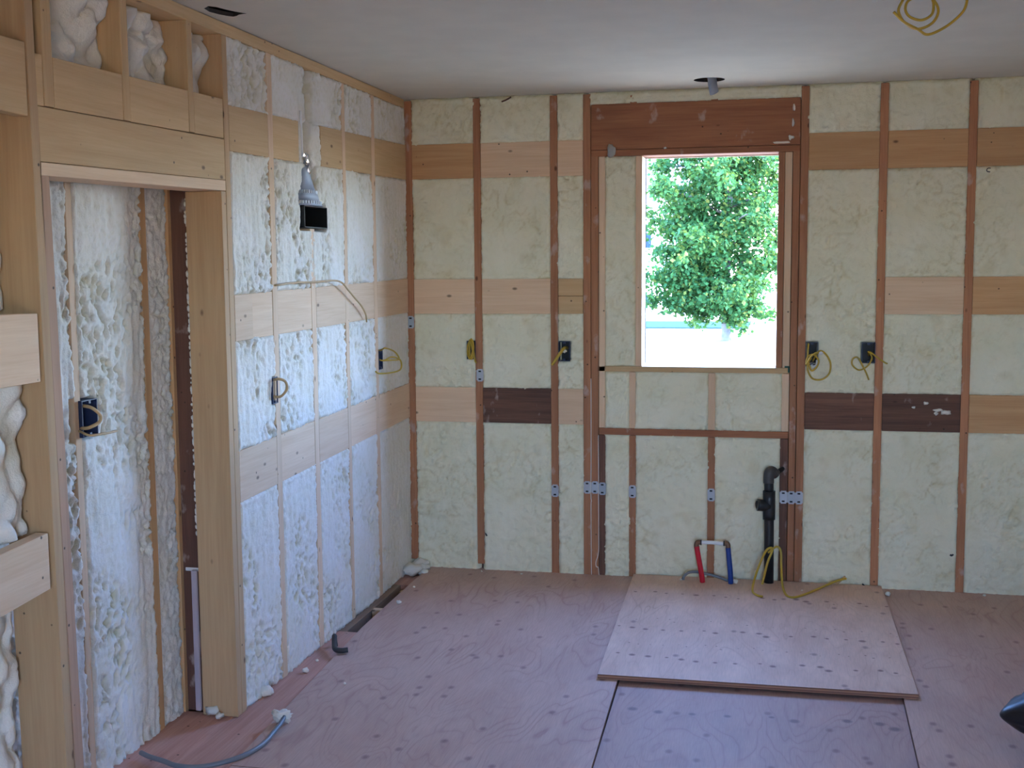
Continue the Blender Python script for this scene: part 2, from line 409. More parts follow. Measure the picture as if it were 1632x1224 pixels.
def foam(parent, plane, u0, u1, z0, z1, base=-.002, style='smooth', mat=None, holes=(), step=.0085, over=.014, off=0., zsl=(0, 0, 0, 0), amp=1.0):
    """a bay of spray foam: a displaced sheet; plane 'b' = back wall (u = x, out = -y), 'l' = left wall (u = y, out = +x, at x = off)"""
    ua, ub, za, zb = u0 - over, u1 + over, z0 - over, z1 + over
    nu = max(6, int((ub - ua) / step)) + 1; nz = max(6, int((zb - za) / step)) + 1
    uu, tt = np.meshgrid(np.linspace(ua, ub, nu), np.linspace(0, 1, nz))
    k = (uu - ua) / (ub - ua)
    zz = (za + zsl[0] * (1 - k) + zsl[1] * k) * (1 - tt) + (zb + zsl[2] * (1 - k) + zsl[3] * k) * tt
    S = 100 if plane == 'l' else 0
    hf = fbm(uu * 26, zz * 26, S + 3, 4)
    cut = np.zeros_like(uu)
    if style == 'smooth':
        wx, wz = uu + .05 * fbm(uu * 5, zz * 5, 11), zz + .05 * fbm(uu * 5, zz * 5, 17)
        curl = np.abs(vnoise(wx * 13, wz * 11, 21)); curl2 = np.abs(vnoise(wx * 36, wz * 32, 24))
        mask = sstep(-.25, .25, fbm(uu * 3.1, zz * 3.1, 31, 3))
        h = .007 * fbm(uu * 6, zz * 6, S + 1, 3) + .009 * hf + .007 * fbm(uu * 60, zz * 52, S + 2, 3) - (.009 * (1 - sstep(0, .11, curl)) + .007 * (1 - sstep(0, .16, curl2))) * mask - .006 * sstep(.28, .5, fbm(uu * 34, zz * 34, 47, 2))
        cut = (1 - sstep(0, .10, curl)) * mask * .45 + .3 * sstep(.12, .45, fbm(uu * 8, zz * 8, 41, 3)) + .25 * (1 - sstep(0, .12, curl2)) * mask
    elif style == 'pit':
        wx, wz = uu + .03 * fbm(uu * 9, zz * 6, 11), zz + .05 * fbm(uu * 7, zz * 5, 17)
        f1, f2, cid = worley(wx * 42, wz * 25, 51)
        g1, g2, cid2 = worley(wx * 85, wz * 60, 61)
        mask = sstep(-.08, .26, fbm(uu * 3.6, zz * 2.4, 33, 3) + .05)
        pit = (1 - sstep(.10, .62, f1)) * (cid > .38); pit2 = (1 - sstep(.1, .6, g1)) * (cid2 > .5)
        h = .008 * fbm(uu * 5, zz * 3, S + 1, 3) + .004 * hf + (.002 + .005 * mask) * fbm(uu * 70, zz * 55, S + 2, 3) - (.016 * pit * (.06 + .94 * mask) + .008 * pit2 * (.12 + .88 * mask))
        h = h + .004 * vnoise(uu * 34, zz * 5, 71) * (1 - mask)
        cut = np.clip(pit * mask * (.45 + .55 * sstep(.35, .75, fbm(uu * 3, zz * 3, 37, 2) + .5)) + .25 * pit2, 0, 1)
    else:  # lumpy
        wx, wz = uu + .05 * fbm(uu * 5, zz * 5, 11), zz + .06 * fbm(uu * 5, zz * 4, 17)
        f1, f2, cid = worley(wx * 10.5, wz * 8, 81)
        g1, g2, cid2 = worley(wx * 21, wz * 17, 91)
        h = .055 * (1 - sstep(0., .85, f1)) * (.35 + .65 * cid) + .026 * np.sqrt(np.clip(1 - g1 * 1.15, 0, 1)) + .03 * fbm(uu * 3.5, zz * 3.5, S + 7, 2) + .003 * hf
        cut = .5 * sstep(.45, .9, f1)
    h = base + h * amp
    # keep to the bay: outside it only stray lumps come over the timber
    edge = np.maximum.reduce([u0 - uu, uu - u1, (z0 + zsl[0] * (1 - k) + zsl[1] * k) - zz, zz - (z1 + zsl[2] * (1 - k) + zsl[3] * k)])
    wob = .016 * fbm(uu * 45, zz * 45, S + 5, 3) + .010 * fbm(uu * 9, zz * 9, S + 6, 2)
    if style != 'lump':
        e2 = edge + wob
        h = h + .004 * sstep(-.012, 0, -np.abs(e2 + .012)) - .012 * sstep(-.004, .006, e2)
    for hd in holes:
        a, b, c, d, dep, soft = hd
        dd = np.maximum.reduce([a - uu, uu - b, c - zz, zz - d])
        if soft: dd = dd + .012 * fbm(uu * 12, zz * 12, 7, 2)
        kf = 1 - sstep(-soft if soft else -.002, .004 + soft, dd)
        if soft: cut = np.maximum(cut, .7 * kf)  # soft grooves: their shade is put into the foam colour too
        h = h * (1 - kf) + (base + dep) * kf
    bord = np.zeros_like(uu, bool); bord[0] = bord[-1] = True; bord[:, 0] = bord[:, -1] = True
    h = np.where(bord, h - .02, h)
    cu, cz = (u0 + u1) / 2, (z0 + z1) / 2
    if plane == 'b': V = np.stack([uu - cu, -h, zz - cz], -1); loc = (cu, off, cz)
    else: V = np.stack([h, uu - cu, zz - cz], -1); loc = (off, cu, cz)
    V = V.reshape(-1, 3); idx = np.arange(nu * nz).reshape(nz, nu)
    Q = np.stack([idx[:-1, :-1], idx[:-1, 1:], idx[1:, 1:], idx[1:, :-1]], -1).reshape(-1, 4)
    me = bpy.data.meshes.new('foam_panel')
    me.vertices.add(len(V)); me.vertices.foreach_set('co', V.ravel().astype(np.float32))
    me.loops.add(Q.size); me.loops.foreach_set('vertex_index', Q.ravel().astype(np.int32))
    me.polygons.add(len(Q)); me.polygons.foreach_set('loop_start', np.arange(0, Q.size, 4, dtype=np.int32))
    me.polygons.foreach_set('use_smooth', np.ones(len(Q), bool))
    me.update(calc_edges=True)
    at = me.attributes.new('cut', 'FLOAT', 'POINT'); at.data.foreach_set('value', cut.ravel().astype(np.float32))
    me.materials.append(mat or foam_m)
    o = bpy.data.objects.new('foam_panel', me); COL.objects.link(o); o.location = loc
    return finish(o, parent=parent)

# ------------------------------------------------------------------ shell
TH = .165
def slab_with_hole(name, axis, pos0, pos1, a0, a1, z0, z1, hole, mat):
    bm = bmesh.new()
    ha0, ha1, hz0, hz1 = hole
    for (p, q, r, s) in ((a0, ha0, z0, z1), (ha1, a1, z0, z1), (ha0, ha1, z0, hz0), (ha0, ha1, hz1, z1)):
        if q - p < 1e-4 or s - r < 1e-4: continue
        if axis == 'y': add_box(bm, p, q, pos0, pos1, r, s)
        else: add_box(bm, pos0, pos1, p, q, r, s)
    return bm_obj(name, bm, mat, kind='structure')
wall_back = slab_with_hole('wall_back', 'y', .145, .19, -.35, ROOM_X1, -.4, H + .25, (WX0 - .0, WX1, WZ0 - .03, WZ1), sheath)
wall_left = bm = None
bm = bmesh.new(); add_box(bm, -.40, -.29, ROOM_Y0 - .1, .14, -.4, H + .25)
wall_left = bm_obj('wall_left', bm, sheath, kind='structure')
bm = bmesh.new(); add_box(bm, ROOM_X1, ROOM_X1 + .12, ROOM_Y0 - .1, .19, -.4, H + .25)
wall_right = bm_obj('wall_right', bm, paint, kind='structure')
wall_rear = slab_with_hole('wall_rear', 'y', ROOM_Y0 - .14, ROOM_Y0, -.29, ROOM_X1, -.4, H + .25, (DX0, DX1, -.02, DZ1), paint)

# ceiling: a drywall sheet with a round hole by the window and a torn hole by the left wall, dark void above
bm = bmesh.new()
def loop(pts):
    vs = [bm.verts.new((x, y, H)) for x, y in pts]
    return vs, [bm.edges.new((vs[i], vs[(i + 1) % len(vs)])) for i in range(len(vs))]
outer = loop([(-.28, ROOM_Y0), (ROOM_X1, ROOM_Y0), (ROOM_X1, .145), (-.28, .145)])
rnd = loop([(1.592 + .073 * math.cos(a), -.272 + .073 * math.sin(a)) for a in [2 * math.pi * i / 32 for i in range(32)]])
torn = loop([(.028, -2.290), (.036, -2.345), (.052, -2.36), (.066, -2.375), (.085, -2.355), (.098, -2.31), (.112, -2.272), (.138, -2.232), (.120, -2.228), (.104, -2.222), (.088, -2.205), (.070, -2.195), (.055, -2.215), (.040, -2.245)])
bmesh.ops.triangle_fill(bm, use_beauty=True, edges=outer[1] + rnd[1] + torn[1])
for vs, _ in (rnd, torn):
    upv = [bm.verts.new((v.co.x, v.co.y, H + .014)) for v in vs]
    for i in range(len(vs)):
        j = (i + 1) % len(vs); bm.faces.new((vs[i], vs[j], upv[j], upv[i])).material_index = 1  # cut edges coloured dark to stand in for shade in the holes
bmesh.ops.recalc_face_normals(bm, faces=bm.faces[:])
add_box(bm, -.4, ROOM_X1 + .12, ROOM_Y0 - .14, .19, H + .22, H + .26, 1)
for k in range(11):
    yj = -.60 - k * .72 if k else -.62; add_box(bm, -.28, ROOM_X1, yj - .019, yj + .019, H + .014, H + .2, 1)
ceiling = bm_obj('ceiling', bm, [drywall, cav_shade], kind='structure')

# ------------------------------------------------------------------ floor
bm = bmesh.new(); add_box(bm, -.4, ROOM_X1 + .1, ROOM_Y0 - .1, .19, -.40, -.26)
floor = bm_obj('floor', bm, cav_shade, kind='structure')
def sheet(name, pts, ztop, th, mat, parent, **kw):
    c = Vector((sum(p[0] for p in pts) / len(pts), sum(p[1] for p in pts) / len(pts), ztop - th))
    bm = bmesh.new()
    lo = [bm.verts.new((p[0] - c.x, p[1] - c.y, 0)) for p in pts]; hi = [bm.verts.new((p[0] - c.x, p[1] - c.y, th)) for p in pts]
    n = len(pts)
    bm.faces.new(hi).material_index = 0; bm.faces.new(lo[::-1]).material_index = 1
    for i in range(n):
        j = (i + 1) % n; bm.faces.new((lo[i], lo[j], hi[j], hi[i])).material_index = 1
    bmesh.ops.recalc_face_normals(bm, faces=bm.faces[:])
    return bm_obj(name, bm, [mat, ply_edge], parent, tuple(c), **kw)
J = .0015
sheet('plywood_sheet', [(.093, .0), (.093, -.30), (.100, -1.11), (.182, -2.625), (1.358 - J, -2.625), (1.328 - J, -1.58), (1.285 - J, .10), (.15, .10), (.118, .03)], 0, .018, ply_floor, floor)
sheet('plywood_sheet', [(1.30, .12), (1.33, -1.5), (1.356 + J, -2.625), (2.386, -2.625), (2.405, -1.6), (2.445, .12)], -.013, .018, ply_low, floor)
sheet('plywood_sheet', [(2.448, .12), (2.407, -1.6), (2.388, -2.625), (3.60, -2.625), (3.62, .12)], 0, .018, ply_floor, floor)
sheet('plywood_sheet', [(3.623, .12), (3.603, -2.625), (ROOM_X1, -2.625), (ROOM_X1, .12)], 0, .018, ply_floor, floor)
for yr0, yr1 in ((-2.629, -5.07), (-5.073, -7.51), (-7.513, ROOM_Y0 - .1)):
    for xa, xb in ((.185, 1.405), (1.408, 2.627), (2.63, 3.85), (3.853, ROOM_X1)):
        sheet('plywood_sheet', [(xa, yr0), (xa, yr1), (xb, yr1), (xb, yr0)], 0, .018, ply_floor, floor)
# reddish border boards along the left wall and into the doorway recess, open joist gap at the far end
box('border_board', -.262, -.02, -3.4, -2.16, -.045, -.020, W['border', 1], floor)
box('border_board', -.02, .178, -3.4, -1.125, -.045, -.019, W['border', 1], floor)
box('border_board', -.262, .183, ROOM_Y0, -3.403, -.045, -.019, W['border', 1], floor)
box('border_board', -.02, .20, -.315, .13, -.045, -.019, W['border', 1], floor)
box('rim_board', -.01, .030, -3.0, .13, -.255, -.020, W['rim', 1], floor)
for yj in (-.335, -.757, -1.14):
    box('joist', .032, 1.2, yj - .019, yj + .019, -.255, -.019 if yj == -.757 else -.046, W['pale' if yj == -.757 else 'pine', 0], floor)

# ------------------------------------------------------------------ back wall framing
DEP = .145
def stud_b(x0, x1, z0, z1, key='fir', name='stud', front=0., jig=0.):
    w = .5 * jig
    return hexa(name, [(x0 + w, front, z0), (x1 + w, front, z0), (x1 + w, DEP - .01, z0), (x0 + w, DEP - .01, z0),
                       (x0 - w, front, z1), (x1 - w, front, z1), (x1 - w, DEP - .01, z1), (x0 - w, DEP - .01, z1)], W[key, 2], wall_back)
S16 = .4064; X0 = .3835
zb, zt = -.015, 2.490
st_corner = stud_b(-.008, .030, .04, zt)
st_A = stud_b(X0 - .019, X0 + .019, .03, zt)
st_B = stud_b(X0 + S16 - .019, X0 + S16 + .019, zb, zt)
st_k1 = stud_b(.943, .981, zb, 2.49)
st_j1 = stud_b(.984, 1.021, zb, 2.178, 'fir', 'jack_stud')
st_p1 = stud_b(1.024, 1.056, .784, 2.176, 'pale', 'trimmer_stud')
st_q1 = stud_b(1.024, 1.056, zb, .746, 'dark', 'trimmer_stud', .003)
st_c1 = stud_b(1.181, 1.216, zb, .746, 'fir', 'cripple_stud', .004)
stud_b(1.181, 1.214, .784, 1.076, 'pale', 'cripple_stud')
st_c2 = stud_b(1.585, 1.622, zb, .746, 'fir', 'cripple_stud', .004)
stud_b(1.585, 1.620, .784, 1.076, 'pale', 'cripple_stud')
st_q2 = stud_b(1.946, 1.985, zb, .746, 'dark', 'trimmer_stud', .003)
stud_b(1.950, 1.985, .784, 1.076, 'pale', 'trimmer_stud')
st_j2 = stud_b(1.988, 2.021, zb, 2.178, 'fir', 'jack_stud')
st_k2 = stud_b(2.024, 2.062, zb, 2.49)
st_C = stud_b(X0 + 5 * S16 - .019, X0 + 5 * S16 + .019, zb, 2.490)
st_D = stud_b(X0 + 6 * S16 - .019, X0 + 6 * S16 + .019, zb, 2.485)
for k in (7, 8, 9): stud_b(X0 + k * S16 - .019, X0 + k * S16 + .019, zb, 2.485)
def board_b(x0, x1, z0, z1, key, name='blocking_board', front=0.):
    return box(name, x0, x1, front, front + .038, z0, z1, W[key, 0], wall_back)
bays = [(.030, X0 - .019), (X0 + .019, X0 + S16 - .019), (X0 + S16 + .019, .943), (2.062, X0 + 5 * S16 - .019), (X0 + 5 * S16 + .019, X0 + 6 * S16 - .019),
        (X0 + 6 * S16 + .019, X0 + 7 * S16 - .019), (X0 + 7 * S16 + .019, X0 + 8 * S16 - .019), (X0 + 8 * S16 + .019, X0 + 9 * S16 - .019)]
rows_b = [(2.083, 2.262), (1.376, 1.558), (.798, .984)]
kinds = {(0, 0): 'pine', (0, 1): 'pine', (0, 2): 'pine', (1, 1): 'pale', (1, 0): 'pale', (1, 2): 'pale', (2, 0): 'pale', (2, 1): 'dark', (2, 2): 'pine',
         (3, 0): 'pine', (3, 2): 'dark', (4, 0): 'pine', (4, 1): 'pale', (4, 2): 'dark'}
kinds[2, 1] = 'pine'; kinds[2, 2] = 'pale'; kinds[0, 1] = 'pale'; kinds[1, 1] = 'pale'; kinds[1, 2] = 'dark'; kinds[0, 2] = 'pale'
BXS = {0: [(.318, .367, 1.135, 1.232)], 2: [(.812, .872, 1.13, 1.23)], 3: [(2.064, 2.124, 1.122, 1.236), (2.332, 2.398, 1.135, 1.236)]}
for i, (a, b) in enumerate(bays):
    cuts = [H - .004]
    for j, (z0, z1) in enumerate(rows_b):
        if i == 3 and j == 1: continue
        if i == 2 and j == 1:
            board_b(a + .002, b - .002, z0, 1.4665, 'pine', front=.002); board_b(a + .002, b - .002, 1.469, z1, 'pine', front=.002)
        else:
            board_b(a + .001, b - .001, z0, z1, {'pine': 'amber'}.get(kinds.get((i, j), 'pine'), kinds.get((i, j), 'pine')), front=.001 * (i % 2))
        cuts += [z1, z0]
    cuts.append(-.015)
    for k in range(0, len(cuts), 2):
        hol = [(q[0] + .003, q[1] - .003, q[2] + .003, q[3] - .003, -.075, 0) for q in BXS.get(i, ()) if cuts[k + 1] < q[2] < cuts[k]]
        foam(wall_back, 'b', a, b, cuts[k + 1], cuts[k], style='smooth', holes=hol)
# window bay
box('header', .984, 2.021, .0, .135, 2.209, 2.437, W['header', 0], wall_back)
box('header_plate', .984, 2.021, -.001, .135, 2.176, 2.207, W['header', 0], wall_back)
box('sill_plate', 1.024, 1.985, 0., .135, 1.078, 1.106, W['pine', 0], wall_back)
box('cross_brace', 1.024, 1.985, .001, .09, .748, .782, W['header', 0], wall_back)
for x in (1.20, 1.603): stud_b(x - .017, x + .017, 2.437, 2.478, 'fir', 'cripple_stud')
foam(wall_back, 'b', .981, 2.024, 2.441, H - .004, base=.003)
foam(wall_back, 'b', 1.056, 1.212, 1.106, 2.176, base=-.006)
foam(wall_back, 'b', 1.056, 1.181, .782, 1.078, base=-.004)
foam(wall_back, 'b', 1.214, 1.585, .782, 1.078, base=-.004)
foam(wall_back, 'b', 1.620, 1.950, .782, 1.078, base=-.004)
foam(wall_back, 'b', 1.056, 1.181, -.015, .746)
foam(wall_back, 'b', 1.216, 1.585, -.015, .746)
foam(wall_back, 'b', 1.622, 1.946, -.015, .746)
foam(wall_back, 'b', -.08, .0, -.015, H - .004, base=-.004, over=.012)

# window_1: the rough opening with its own jamb studs
window_1 = thing('window_1', kind='structure', loc=(1.582, .07, WZ0))
box('jamb', 1.213, WX0, -.001, .19, WZ0, WZ1 + .001, W['pale', 2], window_1)
box('jamb', WX1, 1.949, -.001, .19, WZ0, WZ1 + .001, W['fir', 2], window_1, label='reddish brown right jamb')
box('outer_trimmer', 1.951, 1.985, -.001, .135, WZ0, WZ1 + .001, W['pale', 2], window_1)
bm = bmesh.new(); add_box(bm, 1.962, 1.986, -.0016, -.0003, 1.135 - .028, 1.112 + .004); add_box(bm, 1.978, 1.987, -.0016, -.0003, 1.083, 1.112)
bm_obj('green_marking', bm, greenm, window_1, label='dark green paint mark on the sill end')

# nail plates on the studs
def nail_plate(par, axis, c, w=.038, h=.066):
    bm = bmesh.new()
    add_box(bm, -w / 2, w / 2, -.0015, 0, -h / 2, h / 2)
    bmesh.ops.bevel(bm, geom=[e for e in bm.edges if abs(e.verts[0].co.y - e.verts[1].co.y) > .001], offset=.006, segments=3, affect='EDGES')
    for zz in (-.021, .021): add_box(bm, -.008, .006, -.0021, -.0013, zz - .004, zz + .004, 1)
    return bm_obj('nail_plate', bm, [galv, slot_m], par, c)
for par, x, z in ((st_corner, .010, 1.330), (st_A, .3885, 1.050), (st_B, .790, .443), (st_k1, .962, .466), (st_j1, 1.0025, .467), (st_q1, 1.042, .462),
                  (st_c1, 1.199, .452), (st_c2, 1.604, .448), (st_q2, 1.966, .449), (st_j2, 2.005, .448), (st_k2, 2.043, .448)):
    nail_plate(par, 'y', (x, -.0005, z))

# ------------------------------------------------------------------ left wall framing (interior 2x6 wall, x from -0.14 to 0)
LD = -.14
def stud_l(y0, y1, z0, z1, key='pine', name='stud', front=0., back=LD, lean=0.):
    return hexa(name, [(back, y0 + lean, z0), (front, y0 + lean, z0), (front, y1 + lean, z0), (back, y1 + lean, z0),
                       (back, y0, z1), (front, y0, z1), (front, y1, z1), (back, y1, z1)], W[key, 2], wall_left)
PT = 2.452
stud_l(-.556, -.510, -.018, PT, 'pale')
stud_l(-.958, -.920, -.018, PT, 'pale', lean=.004)
stud_l(-1.366, -1.318, -.018, 1.792, 'pale')
stud_l(-1.366, -1.318, 1.793, PT, 'pale', front=-.105)
stud_l(-1.768, -1.722, -.018, PT, 'pale')
stud_l(-2.147, -2.109, -.018, PT, 'jamb', 'king_stud')
stud_l(-2.186, -2.150, -.018, 1.904, 'jamb', 'trimmer_stud')
stud_l(-3.296, -3.259, -.018, PT, 'jamb', 'king_stud', lean=.035)
stud_l(-3.257, -3.217, -.018, 1.886, 'rose', 'trimmer_stud', lean=.042)
for y in (-3.70, -4.106): stud_l(y - .019, y + .019, -.018, PT, 'pine')
# top plate with its upper edge shadowed by the ceiling board
box('top_plate', LD, .001, ROOM_Y0, -.03, PT, H - .003, W['pine', 1], wall_left)
# doorway head: flat head plate, header board, short cripples with blocking between
def board_l(y0, y1, za0, za1, zb0, zb1, key='pine', name='blocking_board', front=0., th=.038):
    """za.. heights at y0, zb.. heights at y1"""
    b = front - th
    return hexa(name, [(b, y0, za0), (front, y0, za0), (front, y1, zb0), (b, y1, zb0), (b, y0, za1), (front, y0, za1), (front, y1, zb1), (b, y1, zb1)], W[key, 1], wall_left)
board_l(-3.258, -2.149, 1.886, 1.921, 1.906, 1.943, 'pale', 'head_plate', th=.14)
board_l(-3.256, -2.150, 1.923, 2.068, 1.944, 2.087, 'pine', 'header', th=.12)
crip = [(-3.222, -3.178), (-2.820, -2.781), (-2.405, -2.370)]
for a, b in crip:
    zc = 2.072 + (a + 3.256) / 1.1 * .02
    stud_l(a, b, zc, PT, 'pine', 'cripple_stud')
tb = [(-3.258, -3.223), (-3.177, -2.821), (-2.780, -2.406), (-2.369, -2.150)]
for a, b in tb:
    f = lambda y: 2.070 + (y + 3.256) / 1.1 * .02
    g = lambda y: 2.205 + (y + 3.256) / 1.1 * .022
    board_l(a + .001, b - .001, f(a), g(a), f(b), g(b), 'pine', front=-.001)
    foam(wall_left, 'l', a, b, g((a + b) / 2) - .03, PT, base=-.12, style='lump', mat=foam_w, over=.002, step=.007, amp=1.15)
# blocking in the finished bays
lb = [(-2.109, -1.768), (-1.722, -1.366), (-1.318, -.958), (-.920, -.556), (-.510, -.008)]
def ZR(j, y):
    t = (y + 2.1) / 2.1
    lo = (2.050, 1.366, .770)[j]; hi = (2.212, 1.534, .961)[j]
    return lo + (.031, .016, .050)[j] * t, hi + (.05, .028, .042)[j] * t
LBX = {1: [(-1.800, -1.722, 1.098, 1.205)], 4: [(-.553, -.50, 1.122, 1.212)]}
for i, (a, b) in enumerate(lb):
    for j in range(3):
        ya, yb = a + .001, b - .001
        if j == 0 and i == 1: yb = -1.462
        if j == 0 and i == 2: ya = -1.222
        z0a, z1a = ZR(j, ya); z0b, z1b = ZR(j, yb)
        if j == 1 and i == 0:
            ym = -1.955
            board_l(ya, ym - .002, z0a, z1a, ZR(j, ym)[0], ZR(j, ym)[1], 'pale', front=.001); board_l(ym, yb, *ZR(j, ym), z0b, z1b, 'pale', front=-.002)
        else:
            board_l(ya, yb, z0a, z1a, z0b, z1b, 'pine' if j == 0 else 'pale', front=-.0015 * (i % 2))
    segs = [(PT, None, 0), (0, 0, 1), (0, 1, 2), (0, 2, None)]
    for top, ju, jl in segs:
        ta, tb_ = (PT, PT) if ju is None else (ZR(ju, a)[0], ZR(ju, b)[0])
        ba, bb_ = (-.018, -.018) if jl is None else (ZR(jl, a)[1], ZR(jl, b)[1])
        hol = []
        if ju == 1:
            if i == 0: hol = [(-1.800, -1.75, 1.10, 1.205, -.07, 0)]
            if i == 4: hol = [(-.52, -.455, 1.118, 1.215, -.07, 0)]
        if ju is None and i == 1: hol = [(-1.378, -1.312, 2.16, PT, -.085, .006)]
        if ju is None and i == 2: hol = [(-1.378, -1.312, 2.10, 2.45, -.085, .006)]
        if ju == 0 and i in (1, 2): hol = [(-1.457, -1.180, 1.787, 1.895, -.10, 0), (-1.40, -1.285, 1.93, 2.06, -.075, .010)]
        a_, b_ = a, b
        if ju is None and i == 1 or ju == 0 and i == 1: b_ = -1.345
        if ju is None and i == 2 or ju == 0 and i == 2: a_ = -1.343
        zm, zM = min(ba, bb_), max(ta, tb_)
        dark = i == 4
        foam(wall_left, 'l', a_, b_, zm, zM, base=-.001 if not dark else -.003, style='pit', mat=foam_w, holes=hol, step=.0065,
             zsl=(ba - zm, bb_ - zm, ta - zM, tb_ - zM), amp=1.0 if i < 4 else .7)
# foam filling the gap in the top blocking row, with its groove
foam(wall_left, 'l', -1.462, -1.222, 2.055, 2.235, base=-.004, style='pit', mat=foam_w, holes=[(-1.405, -1.335, 2.0, 2.3, -.085, .008)], step=.007)

# bays left of the doorway: deep, lumpy foam behind the timber
for (y0, y1) in ((-3.681, -3.297), (-4.087, -3.72)):
    for z0, z1, zc0, zc1 in ((2.043, 2.226, 2.036, 2.226), (1.337, 1.527, 1.337, 1.520), (.742, .905, .770, .925)):
        board_l(y0 + .001, y1 - .002, z0, z1, zc0, zc1, 'pale' if z0 < 2 else 'pine')
    foam(wall_left, 'l', y0, y1, 2.228, PT, base=-.125, style='lump', mat=foam_w, over=.002)
    foam(wall_left, 'l', y0, y1, 1.525, 2.045, base=-.125, style='lump', mat=foam_w, over=.002, amp=.7)
    foam(wall_left, 'l', y0, y1, .915, 1.34, base=-.095, style='lump', mat=foam_w, over=.002, amp=.9)
    foam(wall_left, 'l', y0, y1, -.015, .76, base=-.165, style='lump', mat=foam_w, over=.002)

# recess behind the doorway: older exterior wall, almost covered in foam
NX = -.222
def stud_n(y0, y1, key):
    return box('stud', NX - .06, NX + .003, y0, y1, -.03, 2.1, W[key, 2], wall_left)
stud_n(-2.806, -2.772, 'pale'); stud_n(-2.368, -2.326, 'amber'); stud_n(-2.170, -2.146, 'amber')
for (a, b, bs, sty) in ((-3.6, -2.806, .004, 'pit'), (-2.772, -2.368, .006, 'pit'), (-2.326, -2.170, -.006, 'smooth')):
    hol = []
    if a == -2.772: hol = [(-2.795, -2.695, 1.10, 1.225, -.06, 0)]
    if a == -3.6: hol = [(-2.83, -2.70, 1.10, 1.225, -.06, .006)]
    foam(wall_left, 'l', a, b, -.03, 2.1, base=bs, style=sty, mat=foam_w, off=NX, step=.0065, over=.012, holes=hol, amp=1.15 if sty == 'pit' else 1.)
box('end_board', -.275, LD - .004, -2.146, -2.110, -.02, 2.1, W['brown', 2], wall_left)
# ragged foam squeezed along the back of the doorway stud
bm = bmesh.new()
for k in range(60):
    z = 1.88 - k * .0205 + random.uniform(-.008, .008)
    if z < .62: continue
    r = random.uniform(.003, .008)
    bmesh.ops.create_icosphere(bm, subdivisions=1, radius=r, matrix=Matrix.Translation((LD - .003, -2.180 + random.uniform(-.004, .003), z)) @ Matrix.Diagonal((1, 1, random.uniform(1, 3.2), 1)))
bm_obj('foam_bead', bm, foam_w, wall_left, smooth=True, kind='stuff')
box('printed_strip', LD - .022, LD - .002, -2.20, -2.187, .0, .53, white_tape, wall_left)
box('strip_bracket', LD - .07, LD - .002, -2.15, -2.147, .515, .528, white_p, wall_left)
# lumps of foam in the corner and at the foot of the doorway
def lump(name, x, y, z, r, sx=1, sy_=1, sz=.7, mat=foam_w, sub=2, parent=None, seed=0, **kw):
    bm = bmesh.new(); bmesh.ops.create_icosphere(bm, subdivisions=sub, radius=r)
    rr = random.Random(seed + int(x * 1000) + int(y * 777))
    ph = [rr.uniform(0, 6) for _ in range(6)]
    for v in bm.verts:
        d = v.co.normalized()
        k = 1 + .30 * math.sin(5 * d.x + ph[0]) * math.sin(4 * d.y + ph[1]) + .18 * math.sin(9 * d.y + ph[2]) * math.cos(8 * d.z + ph[3]) + .14 * math.sin(15 * d.x + ph[4]) * math.sin(13 * d.y + ph[5])
        v.co = Vector((v.co.x * sx * k, v.co.y * sy_ * k, v.co.z * sz * k))
    zmin = min(v.co.z for v in bm.verts)
    for v in bm.verts: v.co.z -= zmin
    return bm_obj(name, bm, mat, parent, (x, y, z), smooth=True, **kw)
for k in range(9):
    lump('foam_blob', -.02 + .014 * k + random.uniform(-.01, .01), -.03 - .05 * (k % 3) + random.uniform(-.02, .02), -.02, random.uniform(.025, .05), parent=wall_left, seed=k)

# ------------------------------------------------------------------ loose sheet
sheet('loose_plywood', [(1.208, -.02), (1.248, -1.574), (2.461, -1.562), (2.449, -.02)], .0195, .019, ply_loose, None,
      label='loose plywood sheet with rows of dark knots lying on the subfloor below the window', cat='plywood')

# ------------------------------------------------------------------ electrical boxes
def ebox(plane, u0, u1, z0, z1, off, label, dep=.06):
    """an open plastic box; its mouth faces the room"""
    cu = (u0 + u1) / 2
    loc = (cu, off, z0) if plane == 'b' else (off, cu, z0)
    t = thing('electrical_box', label, 'electrical box', loc)
    w, h, k = (u1 - u0) / 2, z1 - z0, .003
    bm = bmesh.new()
    for a, b, c, d in ((-w, -w + k, 0, h), (w - k, w, 0, h), (-w + k, w - k, 0, k), (-w + k, w - k, h - k, h)):
        if plane == 'b': add_box(bm, a, b, -.004, dep, c, d, 0)
        else: add_box(bm, -dep, .004, a, b, c, d, 0)
    o = bm_obj('box_shell', bm, boxblue); o.parent = t
    bm = bmesh.new()
    if plane == 'b': add_box(bm, -w + k, w - k, dep - .004, dep, k, h - k)
    else: add_box(bm, -dep, -dep + .004, -w + k, w - k, k, h - k)
    o = bm_obj('box_back', bm, boxin); o.parent = t
    for zz in (.002, h - .012):
        bm = bmesh.new()
        if plane == 'b': add_box(bm, -.006, .006, -.005, .012, zz, zz + .010)
        else: add_box(bm, -.012, .005, -.006, .006, zz, zz + .010)
        o = bm_obj('screw_lug', bm, boxblue); o.parent = t
    return t
def cable(t, pts, r=.0045, mat=yellow, name='cable', **kw):
    return tube(name, pts, r, mat, t, **kw)
b2 = ebox('b', .318, .366, 1.135, 1.232, 0, 'navy electrical box stuffed with a tight yellow coil, left of the second back-wall stud')
pts = []
for k in range(40):
    a = k / 39 * 4 * 2 * math.pi
    pts.append((.344 + .014 * math.sin(a) + .006 * math.sin(k), -.020 - .010 * math.sin(a * .5 + k * .3), 1.188 + .050 * math.cos(a)))
cable(b2, [(.345, .03, 1.2)] + pts + [(.366, -.02, 1.135), (.372, -.012, 1.118)], .0045, yellow, n=3)
